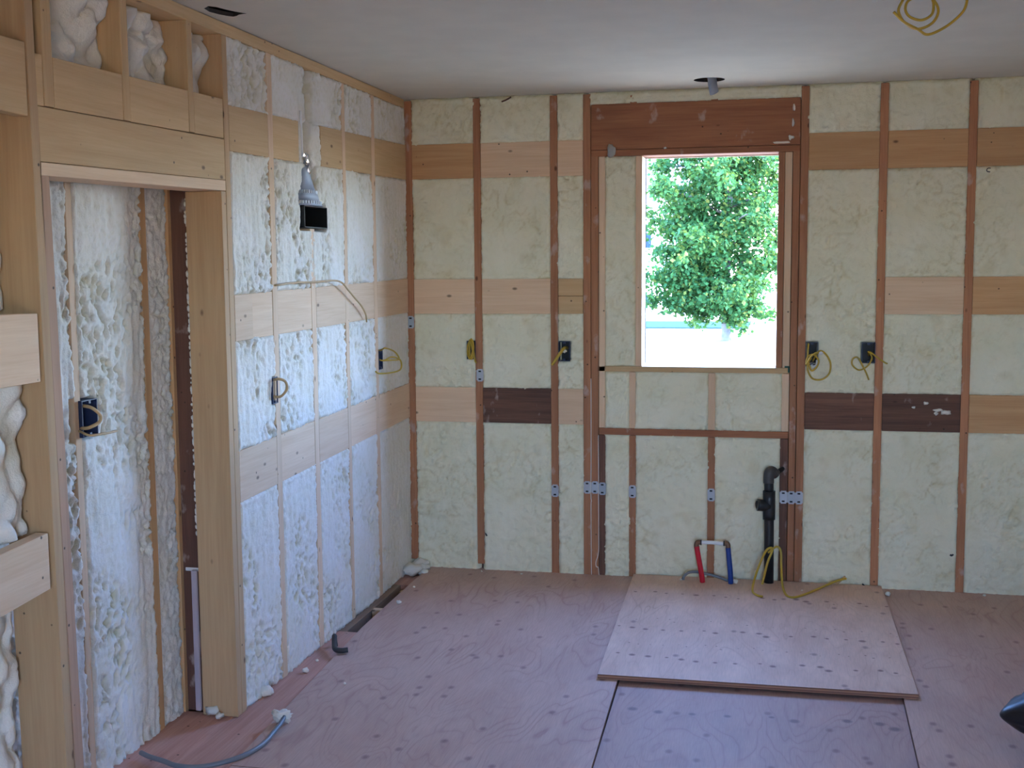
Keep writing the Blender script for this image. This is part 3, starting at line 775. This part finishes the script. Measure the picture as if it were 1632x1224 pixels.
b3 = ebox('b', .812, .872, 1.130, 1.232, 0, 'navy electrical box with one short yellow stub hanging left, between stud and window king stud')
cable(b3, [(.848, .05, 1.195), (.846, .0, 1.2), (.838, -.03, 1.19), (.812, -.04, 1.152), (.784, -.04, 1.112)], .008)
lump('foam_scrap', .845, -.014, 1.172, .013, parent=None, sub=2, label='small pale foam scrap stuck in the mouth of the box left of the window', cat='foam scrap')
b4 = ebox('b', 2.064, 2.124, 1.122, 1.236, 0, 'dark electrical box with a large looped yellow coil, nearest to the window on its right')
cable(b4, [(2.078, .03, 1.22), (2.076, -.02, 1.225), (2.074, -.03, 1.16), (2.09, -.04, 1.10), (2.115, -.05, 1.115), (2.125, -.05, 1.15), (2.10, -.045, 1.178), (2.072, -.045, 1.165), (2.066, -.05, 1.13),
           (2.085, -.06, 1.165), (2.112, -.06, 1.188), (2.135, -.06, 1.185)], .0045)
cable(b4, [(2.10, .03, 1.14), (2.128, -.03, 1.195), (2.160, -.05, 1.180), (2.182, -.06, 1.135), (2.176, -.06, 1.085), (2.140, -.06, 1.056), (2.098, -.055, 1.060), (2.076, -.05, 1.095), (2.074, -.05, 1.135), (2.09, -.04, 1.16)], .0045)
cable(b4, [(2.092, .02, 1.13), (2.10, -.02, 1.118), (2.116, -.03, 1.125), (2.118, -.03, 1.15)], .006, white_p, 'wire_end', label='white bare cable end')
lump('cable_tip', 2.136, -.062, 1.178, .011, mat=white_p, parent=None, seed=4).parent = b4
bpy.data.objects['cable_tip'].location = Vector((2.136, -.062, 1.178)) - b4.location
b5 = ebox('b', 2.332, 2.398, 1.135, 1.236, 0, 'navy electrical box with a thin yellow loop and stray ends, farthest right of the window')
cable(b5, [(2.37, .04, 1.17), (2.364, -.01, 1.192), (2.379, -.03, 1.165), (2.36, -.04, 1.125), (2.32, -.045, 1.104), (2.287, -.045, 1.128), (2.288, -.045, 1.158), (2.312, -.045, 1.165), (2.338, -.05, 1.120), (2.355, -.05, 1.085), (2.366, -.05, 1.056)], .004)
cable(b5, [(2.37, .03, 1.19), (2.376, -.02, 1.188), (2.402, -.04, 1.168), (2.44, -.05, 1.142), (2.452, -.05, 1.137)], .004)
bl1 = ebox('l', -1.800, -1.752, 1.100, 1.205, 0, 'blue electrical box on the left wall nearest the doorway, one curled cable')
cable(bl1, [(-.04, -1.78, 1.19), (.0, -1.785, 1.195), (.03, -1.79, 1.198), (.045, -1.770, 1.185), (.045, -1.762, 1.155), (.03, -1.785, 1.130), (.0, -1.79, 1.128)], .0055, tanc)
bl2 = ebox('l', -.512, -.458, 1.120, 1.213, 0, 'dark electrical box on the left wall near the room corner, wide yellow loop')
cable(bl2, [(-.03, -.49, 1.20), (.01, -.49, 1.218), (.04, -.52, 1.228), (.06, -.44, 1.205), (.07, -.40, 1.165), (.05, -.47, 1.165), (.02, -.50, 1.165)], .004)
cable(bl2, [(-.03, -.49, 1.18), (.02, -.50, 1.165), (.05, -.46, 1.18), (.08, -.41, 1.16), (.08, -.41, 1.115), (.06, -.49, 1.105), (.04, -.62, 1.112), (.035, -.66, 1.125)], .004)
bn = ebox('l', -2.785, -2.698, 1.105, 1.222, NX + .012, 'blue electrical box inside the doorway recess with tan cable ends')
cable(bn, [(-.25, -2.76, 1.205), (-.20, -2.775, 1.205), (-.165, -2.79, 1.20), (-.155, -2.765, 1.175), (-.155, -2.775, 1.155), (-.17, -2.81, 1.142), (-.215, -2.78, 1.135)], .0055, tanc)
cable(bn, [(-.24, -2.77, 1.13), (-.20, -2.80, 1.125), (-.165, -2.81, 1.118), (-.15, -2.745, 1.116), (-.15, -2.68, 1.115)], .004, tanc)

# ------------------------------------------------------------------ range-hood duct boot half buried in the foam
dt = thing('duct_boot', 'black rectangular duct mouth under a crimped grey metal cone in the left wall foam', 'duct', (-.02, -1.33, 1.80))
def off(o, t=dt):
    o.parent = t; o.location = Vector(o.location) - t.location; return o
bm = bmesh.new()
y0, y1, z0, z1, k = -1.447, -1.190, 1.796, 1.886, .003
for a, b, c, d in ((y0, y0 + k, z0, z1), (y1 - k, y1, z0, z1), (y0, y1, z0, z0 + k), (y0, y1, z1 - k, z1)):
    add_box(bm, -.10, .010, a, b, c, d)
add_box(bm, -.094, -.090, y0, y1, z0, z1)
off(bm_obj('duct_mouth', bm, blackduct))
def cone_ring(bm, zc, ry, rx, yc, seg=28):
    return [bm.verts.new((-.012 + rx * math.cos(a), yc + ry * math.sin(a), zc)) for a in [2 * math.pi * i / seg for i in range(seg)]]
def lathe_rings(prof):
    bm = bmesh.new(); rings = [cone_ring(bm, *p) for p in prof]
    for A, B in zip(rings, rings[1:]):
        for i in range(len(A)):
            j = (i + 1) % len(A); f = bm.faces.new((A[i], A[j], B[j], B[i])); f.smooth = True
    bm.faces.new(rings[-1]); bm.faces.new(rings[0][::-1])
    bmesh.ops.recalc_face_normals(bm, faces=bm.faces[:]); return bm
off(bm_obj('cone', lathe_rings([(2.075, .012, .012, -1.395), (2.03, .040, .022, -1.40), (1.948, .078, .036, -1.385)]), galv_dull))
off(bm_obj('collar', lathe_rings([(1.950, .082, .038, -1.385), (1.936, .084, .040, -1.385), (1.934, .092, .042, -1.378), (1.905, .098, .046, -1.372)]), galv_dull))
off(bm_obj('lower_collar', lathe_rings([(1.906, .102, .048, -1.372), (1.896, .104, .050, -1.370), (1.886, .118, .054, -1.36)]), galv_dull))
for zc, ry, rx, yc in ((1.943, .084, .041, -1.385), (1.900, .103, .050, -1.371)):
    bm = bmesh.new()
    for i in range(34):
        a = 2 * math.pi * i / 34
        bmesh.ops.create_cube(bm, size=1, matrix=Matrix.Translation((-.012 + rx * math.cos(a), yc + ry * math.sin(a), zc)) @ Matrix.Diagonal((.006, .007, .012, 1)))
    off(bm_obj('crimped_edge', bm, galv))
off(tube('metal_strip', [(.004, -1.440, 2.085), (.004, -1.441, 2.18), (.002, -1.444, 2.27)], .0045, white_p, n=2, seg=6, flat=.4))
bm = bmesh.new()
for k in range(9):
    bmesh.ops.create_icosphere(bm, subdivisions=1, radius=random.uniform(.006, .012), matrix=Matrix.Translation((.006 + random.uniform(0, .01), -1.425 + .035 * (k / 8) + random.uniform(-.008, .008), 2.092 - .06 * k / 8)) @ Matrix.Diagonal((1, random.uniform(.5, 1.4), random.uniform(.8, 1.8), 1)))
off(bm_obj('crumpled_foil', bm, shiny))

# ------------------------------------------------------------------ cables on walls, ceiling and floor
tube('wall_cable', [(-.02, -1.745, 1.560), (.01, -1.735, 1.564), (.02, -1.60, 1.570), (.025, -1.40, 1.569), (.03, -1.20, 1.572), (.035, -1.10, 1.562), (.03, -1.0, 1.525), (.028, -.90, 1.482), (.025, -.82, 1.45), (.02, -.745, 1.405), (.012, -.712, 1.368)],
     .0042, tanc, label='tan cable arching loosely across the left wall above the middle board row', cat='cable')
cc = thing('ceiling_cable', 'yellow cable coiled in loops hanging from the ceiling', 'cable', (2.36, -2.0, H))
def put(o, t): o.parent = t; o.location = Vector(o.location) - t.location; return o
put(tube('cable', [(2.33, -1.98, H + .06), (2.318, -1.99, 2.50), (2.302, -2.0, 2.472), (2.291, -2.0, 2.44), (2.311, -2.005, 2.402), (2.35, -2.01, 2.380), (2.394, -2.01, 2.396), (2.413, -2.0, 2.434), (2.398, -1.99, 2.472),
                   (2.36, -1.985, 2.486), (2.322, -1.99, 2.474), (2.312, -2.0, 2.445), (2.326, -2.005, 2.420), (2.361, -2.01, 2.407), (2.392, -2.01, 2.423), (2.398, -2.0, 2.456), (2.392, -1.99, 2.485)], .0045, yellow, seg=8), cc)
put(tube('cable', [(2.275, -2.01, 2.437), (2.307, -2.012, 2.404), (2.35, -2.015, 2.378), (2.382, -2.01, 2.361), (2.433, -2.0, 2.382), (2.479, -1.99, 2.419), (2.500, -1.98, 2.455), (2.506, -1.98, H + .03)], .0045, yellow), cc)
# grey sleeve hanging out of the round hole
tube('metal_sleeve', [(1.60, -.24, 2.58), (1.602, -.235, 2.52), (1.606, -.22, 2.480), (1.612, -.20, 2.445)], .027, galv_dull, flat=.5, label='short grey metal sleeve hanging out of the round ceiling hole above the window', cat='duct sleeve', seg=10)
# floor cables
tube('floor_cable', [(-.165, -2.590, .0), (-.12, -2.615, .0), (-.056, -2.638, .0), (.0, -2.655, -.004), (.069, -2.659, -.002), (.13, -2.640, .004), (.178, -2.602, .0095), (.208, -2.54, .0095), (.223, -2.459, .010), (.222, -2.38, .014), (.220, -2.31, .020), (.216, -2.262, .028)],
     .0085, grey_c, label='grey cable curving over the floor at the doorway, foam lump at its end', cat='cable', seg=10)
lump('foam_clump', .203, -2.250, -.001, .027, 1.25, 1.0, .75, sub=3, label='white foam lump sticking to the end of the grey floor cable', cat='foam scrap', seed=3)
tube('cable_stub', [(.056, -1.33, -.03), (.054, -1.335, .010), (.058, -1.345, .030), (.078, -1.40, .018), (.105, -1.46, .012), (.140, -1.478, .014), (.166, -1.47, .016)], .0115, black_c, label='short bent black cable stub at the edge of the plywood by the left wall', cat='cable', seg=10)

# ------------------------------------------------------------------ plumbing under the window
pex = thing('water_stub_out', 'red and blue water pipes joined by a white crossover pipe below the window', 'pipe', (1.63, -.12, .0195))
put(tube('red_pipe', [(1.571, -.12, .02), (1.566, -.12, .06), (1.549, -.12, .15), (1.540, -.12, .205)], .0135, red_p, n=4, seg=12, label='red pipe'), pex)
put(tube('blue_pipe', [(1.712, -.12, .02), (1.709, -.12, .08), (1.702, -.12, .15), (1.697, -.12, .205)], .0135, blue_p, n=4, seg=12, label='blue pipe'), pex)
put(tube('white_pipe', [(1.556, -.12, .226), (1.62, -.12, .227), (1.683, -.12, .223)], .0095, white_p, n=4, seg=12, label='white pipe'), pex)
for x0, x1 in ((1.5395, 1.558), (1.697, 1.680)):
    put(tube('elbow', [(x0, -.12, .198), (x0, -.12, .215), (x0 + .3 * (x1 - x0), -.12, .2255), (x1, -.12, .2255)], .0125, brass, n=5, seg=12), pex)
    put(tube('crimp_ring', [(x1 + (.0 if x1 > x0 else -.0), -.12, .2255), (x1 + (.007 if x1 > x0 else -.007), -.12, .2255)], .0135, copper_b, n=0, seg=12), pex)
tube('grey_cable_loop', [(1.470, -.09, .012), (1.474, -.09, .035), (1.495, -.09, .057), (1.525, -.09, .064), (1.56, -.09, .062), (1.61, -.088, .052), (1.66, -.085, .038), (1.70, -.08, .022), (1.72, -.08, .015)], .0075, grey_c,
     label='grey cable arching behind the red and blue pipes', cat='cable', seg=10)
dp = thing('drain_pipe', 'black plastic drain pipe with a side tee right of the red and blue pipes', 'pipe', (1.897, -.06, .0195))
put(tube('pipe', [(1.899, -.06, .018), (1.897, -.06, .30), (1.896, -.06, .36)], .0245, blackm, n=2, seg=20), dp)
put(tube('tee', [(1.896, -.06, .345), (1.896, -.06, .40), (1.895, -.06, .49)], .031, blackm, n=2, seg=20), dp)
put(tube('side_outlet', [(1.896, -.062, .415), (1.86, -.075, .418), (1.838, -.08, .420)], .030, blackm, n=2, seg=20), dp)
bm = bmesh.new(); tube_bm(bm, [(0, 0, 0), (-.0015, 0, 0)], .022, 16, 0)
put(bm_obj('outlet_opening', bm, slot_m, None, (1.8375, -.0805, .42)), dp)
bpy.data.objects['outlet_opening'].rotation_euler = (0, 0, .4)
put(tube('pipe_riser', [(1.895, -.06, .48), (1.893, -.06, .53), (1.892, -.06, .555)], .0235, blackm, n=2, seg=20), dp)
put(tube('elbow', [(1.892, -.062, .53), (1.892, -.062, .56), (1.895, -.062, .582), (1.905, -.055, .590), (1.925, -.035, .572)], .0265, plain('grey_smeared_pipe', (.07, .065, .065), .5, noise=.6), n=4, seg=16), dp)
put(tube('vent_arm', [(1.918, -.04, .575), (1.940, -.02, .582), (1.956, .0, .592), (1.965, .03, .594)], .0125, blackm, n=4, seg=12), dp)
tube('yellow_cable_loop', [(1.868, -.135, .028), (1.872, -.13, .05), (1.893, -.125, .14), (1.915, -.12, .20), (1.905, -.13, .215), (1.882, -.13, .195), (1.850, -.14, .12), (1.826, -.20, .05), (1.824, -.27, .0255), (1.85, -.33, .0245), (1.872, -.345, .0245)], .0058, yellow,
     label='yellow cable looped in front of the black drain pipe', cat='cable')
tube('yellow_cable_tail', [(1.894, -.11, .185), (1.925, -.11, .212), (1.945, -.11, .215), (1.957, -.11, .19), (1.960, -.13, .12), (1.966, -.20, .05), (1.985, -.30, .0255), (2.02, -.33, .0245), (2.07, -.27, .0245), (2.13, -.17, .0245), (2.18, -.10, .03), (2.235, -.04, .040), (2.28, -.02, .048)], .0058, yellow,
     label='yellow cable running from the drain pipe over the loose sheet to the wall', cat='cable')
tube('wood_sliver', [(2.232, -.03, .022), (2.255, -.022, .040), (2.275, -.012, .058)], lambda t: .008 * (1 - .5 * t), W['pine', 0], n=2, seg=6, label='brown wood sliver leaning on the wall at the end of the yellow cable', cat='wood scrap')

# strings hanging on the stud pack left of the window
tube('white_string', [(.9825, -.003, 1.04), (.983, -.004, .72), (.982, -.004, .52), (.982, -.007, .42), (.9845, -.008, .395), (.982, -.004, .36), (.983, -.004, .1), (.984, -.004, .0)], .0022, string_m, n=6, seg=6,
     label='white string down the seam of the left king stud, beginning at box height', cat='string')
tube('white_string', [(1.0225, -.003, .742), (1.021, -.004, .72), (1.022, -.004, .5), (1.022, -.007, .45), (1.0225, -.004, .2), (1.021, -.004, .12), (1.008, -.004, .07), (1.010, -.004, .045), (1.020, -.004, .04), (1.024, -.004, .0)], .0022, string_m, n=6, seg=6,
     label='shorter white string with a small loop at its foot, beginning at the dark cross brace', cat='string')
lump('foam_daub', 1.088, -.010, 2.168, .024, .9, .5, 1.4, mat=plain('grey_putty', (.42, .41, .38), .8, noise=.2), label='grey daub of foam stuck on the header plate at the upper left of the window', cat='foam scrap')

# ------------------------------------------------------------------ crumbs and bag
crumbs = [(.022, -1.942, .012, 'on the reddish border board, below the first left-wall stud past the doorway'), (.060, -1.68, .012, 'on the reddish border board, midway between doorway and black cable stub'),
          (.055, -1.54, .008, 'on the reddish border board, just before the black cable stub'), (.138, -.428, .006, 'on the plywood beside the open joist gap, nearest the room corner'),
          (.15, -.72, .011, 'on the plywood edge where the joist crosses the gap'), (2.472, -.135, .014, 'at the far right corner of the loose plywood sheet'),
          (1.46, -.10, .007, 'on the loose sheet left of the red pipe'), (1.735, -.11, .014, 'right at the foot of the blue pipe'), (.62, -.07, .006, 'on the floor against the wall between the second and third studs'),
          (.40, -.06, .006, 'on the floor at the foot of the second back-wall stud'), (2.06, -.20, .006, 'on the loose sheet right of the drain pipe'), (.285, -1.83, .006, 'alone on the left plywood sheet near the border board'),
          (2.93, -.05, .008, 'on the floor by the wall near the right edge'), (-.10, -2.19, .022, 'at the foot of the doorway stud, the larger of two'), (-.06, -2.215, .014, 'at the foot of the doorway stud, the smaller of two')]
for k, (x, y, r, where) in enumerate(crumbs):
    on_sheet = 1.22 < x < 2.44 and y > -1.5
    z = .0192 if on_sheet else (-.0195 if x < .10 and y < -1.13 else -.0005)
    lump('foam_crumb', x, y, z, r, random.uniform(.8, 1.4), random.uniform(.8, 1.3), .8, sub=2 if r > .01 else 1, seed=k,
         label='white foam crumb ' + where, cat='foam crumb', group='foam crumbs on the floor')
lump('foam_scrap', .012, -1.96, -.0195, .026, 1.2, .8, .8, seed=5, label='larger white foam scrap on the reddish border board by the left wall', cat='foam scrap')

# stray bits on the back wall
tube('wire_bit', [(.408, .01, .196), (.414, -.008, .194), (.420, -.010, .186)], .004, black_c, n=3, seg=6, label='tiny black wire end poking from the foam low beside the second back-wall stud', cat='wire')
tube('wire_bit', [(2.792, .01, .190), (2.781, -.010, .187), (2.772, -.012, .190)], .005, black_c, n=3, seg=6, label='tiny black wire end poking from the foam low beside the rightmost stud', cat='wire')
tube('wire_bit', [(2.40, .0, .005), (2.375, -.02, .012), (2.358, -.028, .026)], .004, black_c, n=3, seg=6, label='short dark wire end on the floor beyond the loose sheet', cat='wire')
tube('ink_mark', [(2.905, -.004, 2.072), (2.893, -.0045, 2.072), (2.887, -.005, 2.063), (2.892, -.005, 2.056), (2.903, -.0045, 2.055)], .0022, black_c, wall_back, n=5, seg=6, label='small black c shaped mark on the foam')
tube('bark_sliver', [(.520, -.004, 2.468), (.545, -.008, 2.476), (.570, -.004, 2.490)], .004, W['dark', 0], n=3, seg=6, label='thin dark wood sliver in the foam just under the ceiling, left of the window', cat='wood scrap')
for (x, z, w, h) in ((2.698, .902, .030, .008), (2.735, .888, .024, .012), (2.690, .884, .010, .010), (2.640, .935, .012, .008), (2.585, .915, .010, .006), (1.93, 2.218, .045, .006), (1.975, 2.235, .014, .012), (1.985, 2.30, .006, .022), (1.988, 2.38, .006, .018), (1.36, 2.207, .008, .006)):
    lump('foam_smear', x, .001, z - h * .5, 1.0, w, .006, h, parent=wall_back, seed=int(x * 100))
bm = bmesh.new(); bmesh.ops.create_icosphere(bm, subdivisions=4, radius=1)
for v in bm.verts:
    d = v.co.copy()
    taper = .42 + .58 * min(1, max(0, (d.x + 1) / .85)) ** .75
    fold = 1 + .06 * math.sin(9 * d.y + 4 * d.x) + .05 * math.sin(13 * d.z + 6 * d.x + 2) + .04 * math.sin(21 * d.x + 11 * d.z)
    v.co = Vector((d.x * .30, d.y * .19 * taper * fold, d.z * .125 * taper * fold))
zmin = min(v.co.z for v in bm.verts)
for v in bm.verts: v.co.z -= zmin
for v in bm.verts: v.co.z = max(v.co.z, .0) * (1.0) if v.co.z > .02 else 0.0
bag = bm_obj('plastic_bag', bm, bag_m, None, (2.955, -1.985, .0), smooth=True, label='crumpled black plastic bag on the floor at the right edge', cat='bag')
bag.rotation_euler = (0, 0, math.radians(12))

# ------------------------------------------------------------------ outdoors
GZ = -.60
def ground():
    n = 90
    xs = np.concatenate([np.linspace(-90, -12, 20), np.linspace(-11, 13, 50), np.linspace(14, 90, 20)])
    ys = np.concatenate([np.linspace(-60, -9, 14), np.linspace(-8, 30, 50), np.linspace(32, 140, 26)])
    X, Y = np.meshgrid(xs, ys)
    Z = GZ + .06 * fbm(X * .3, Y * .3, 5, 3)
    Z = np.where((X > -1.2) & (X < 5.2) & (Y > -9.2) & (Y < 1.0), -.62, Z)
    V = np.stack([X, Y, Z], -1).reshape(-1, 3); idx = np.arange(V.shape[0]).reshape(X.shape)
    Q = np.stack([idx[:-1, :-1], idx[:-1, 1:], idx[1:, 1:], idx[1:, :-1]], -1).reshape(-1, 4)
    m, nt, b = nodes_of('lawn_grass')
    nn = N(nt, 'ShaderNodeTexNoise'); nn.inputs['Scale'].default_value = 3.; nn.inputs['Detail'].default_value = 8
    nt.links.new(coords(nt, (1, 1, 1), False), nn.inputs['Vector'])
    r = ramp(nt, nn.outputs[0], [(.3, (.13, .115, .075, 1)), (.7, (.21, .175, .12, 1))])
    nt.links.new(r.outputs[0], b.inputs['Base Color']); b.inputs['Roughness'].default_value = .9
    return mesh_obj('lawn', V.tolist(), Q.tolist(), m, smooth=True, kind='structure')
ground()
box('added_bounce_ground', -14, 16, -40, ROOM_Y0 - .15, GZ - .1, -.36, plain('bounce_tan', (.56, .38, .19), .95, noise=.2), kind='structure', bevel=0)  # unseen sunlit ground, added to bounce warm light through the rear opening
box('added_sky_blocker', .2, 5.2, ROOM_Y0 - 2.8, ROOM_Y0 - .15, 2.30, 2.40, W['pine', 0], kind='structure')  # added out of view to keep blue sky out of the rear opening
box('added_sky_screen', -14, 16, -15.1, -15.0, -.4, 2.0, W['pine', 2], kind='structure', bevel=0)  # unseen plank, added to block the low sky behind the room
dark_teal = plain('dark_teal', (.022, .040, .038), .95, noise=.15)
dark_teal.node_tree.nodes['Principled BSDF'].inputs['Specular IOR Level'].default_value = 0.0
box('teal_strip', -60, 1.0, 33.8, 37.9, GZ - .1, GZ + .05, dark_teal, kind='structure', bevel=0)  # flat dark teal strip across the lawn, ending near the tree trunk

tree = thing('tree', 'leafy green tree on the lawn seen through the window', 'tree', (.52, 28., GZ - .02))
bark = plain('grey_bark', (.10, .08, .07), .9, noise=.4)
bm = bmesh.new()
tube_bm(bm, [(0, 0, -.1), (.01, 0, .3), (-.02, 0, .9), (.0, .05, 1.8), (.05, 0, 3.2), (.1, 0, 5.2), (.1, .1, 6.8)], lambda t: .135 * (1 - t) ** .8 + .02, 10, 5)
brs = []
for k in range(26):
    a = k * 2.4; z = .95 + k * .21; L = (2.05 - .25 * math.cos(a)) * math.sin(min(1, (k + 4) / 14) * math.pi / 2) * (1 - .65 * max(0, (k - 14) / 12))
    p = Vector((.02, .0, z)); q = p + Vector((math.cos(a) * L, math.sin(a) * L, .30 * L + random.uniform(-.25, .1)))
    if k < 5: q.z = p.z + random.uniform(-.35, .1)
    tube_bm(bm, [p, p.lerp(q, .5) + Vector((0, 0, .15)), q], lambda t: .04 * (1 - .8 * t), 6, 4); brs.append((p, q))
o = bm_obj('trunk', bm, bark); o.parent = tree
lv, lf = [], []
r_ = random.Random(3)
def leaf(c, s):
    d = Vector((r_.gauss(0, 1), r_.gauss(0, 1), r_.gauss(-.25, .7))).normalized(); w = d.orthogonal().normalized()
    w = (w * math.cos(r_.uniform(0, 6)) + d.cross(w) * math.sin(r_.uniform(0, 6))).normalized(); n = d.cross(w)
    i = len(lv)
    lv.extend([c, c + d * s * .5 + w * s * .36 + n * s * .08, c + d * s, c + d * s * .5 - w * s * .36 + n * s * .08])
    lf.extend([(i, i + 1, i + 2), (i, i + 2, i + 3)])
for k in range(7):                                              # low boughs on the left side
    p = Vector((0, 0, 1.1 + .3 * k)); q = p + Vector((-1.75 + .08 * k, .5 * math.sin(k * 2.1), .10 + .12 * k)); brs.append((p, q))
for p, q in brs:
    for k in range(30):
        t = r_.uniform(.2, 1.1); c0 = p.lerp(q, t) + Vector((r_.gauss(0, .32), r_.gauss(0, .32), r_.gauss(.0, .20)))
        for j in range(44):
            leaf(c0 + Vector((r_.gauss(0, .13), r_.gauss(0, .13), r_.gauss(0, .085))), r_.uniform(.09, .18))
m, nt, b = nodes_of('maple_leaf')
g = N(nt, 'ShaderNodeNewGeometry')
r = ramp(nt, g.outputs['Random Per Island'], [(0, (.012, .042, .013, 1)), (.85, (.026, .072, .020, 1)), (1, (.10, .10, .02, 1))])
nt.links.new(r.outputs[0], b.inputs['Base Color']); b.inputs['Roughness'].default_value = .6; b.inputs['Specular IOR Level'].default_value = .06
tr = N(nt, 'ShaderNodeBsdfTranslucent'); tr.inputs[0].default_value = (.10, .18, .03, 1)
ms = N(nt, 'ShaderNodeMixShader'); ms.inputs[0].default_value = .22
nt.links.new(b.outputs[0], ms.inputs[1]); nt.links.new(tr.outputs[0], ms.inputs[2]); nt.links.new(ms.outputs[0], nt.nodes['Material Output'].inputs[0])
o = mesh_obj('foliage', lv, lf, m, kind='stuff'); o.parent = tree

hs = thing('house', 'white sided house with narrow dark blue windows behind the tree', 'house', (-8.0, 58., GZ))
siding = plain('white_siding', (.8, .8, .78), .8)
hb = bmesh.new()
for k in range(26): add_box(hb, -6, 5.2, -.02 - .012 * 0, .0, .25 + k * .2, .25 + k * .2 + .185)
add_box(hb, -6, 5.2, .0, 7, 0, 5.45)
o = bm_obj('siding', hb, siding); o.parent = hs
bm = bmesh.new()
v = [bm.verts.new(p) for p in ((-6.4, -.5, 5.3), (5.6, -.5, 5.3), (5.6, 7.5, 5.3), (-6.4, 7.5, 5.3), (-6.4, 3.5, 8.2), (5.6, 3.5, 8.2))]
for f in ((0, 1, 5, 4), (2, 3, 4, 5), (1, 2, 5), (3, 0, 4), (3, 2, 1, 0)): bm.faces.new([v[i] for i in f])
o = bm_obj('roof', bm, plain('grey_shingle', (.12, .12, .13), .9, noise=.2)); o.parent = hs
wind = plain('dark_blue_glass', (.010, .020, .055), .6)
wind.node_tree.nodes['Principled BSDF'].inputs['Specular IOR Level'].default_value = .1
for (x, z, w, h) in ((3.20, 2.70, .15, .38), (3.22, -.36, .22, .20), (-1.5, 2.4, .5, .7), (-4.0, 2.4, .5, .7)):
    bm = bmesh.new()
    for a, b_, c, d in ((-w - .05, -w, -h - .05, h + .05), (w, w + .05, -h - .05, h + .05), (-w, w, h, h + .05), (-w, w, -h - .05, -h)): add_box(bm, a, b_, -.06, .0, c, d)
    f = bm_obj('window_frame', bm, siding, None, (x, 0, z + .6)); f.parent = hs
    bm = bmesh.new(); add_box(bm, -w, w, -.035, -.028, -h, h)
    gl = bm_obj('window_pane', bm, wind); gl.parent = f
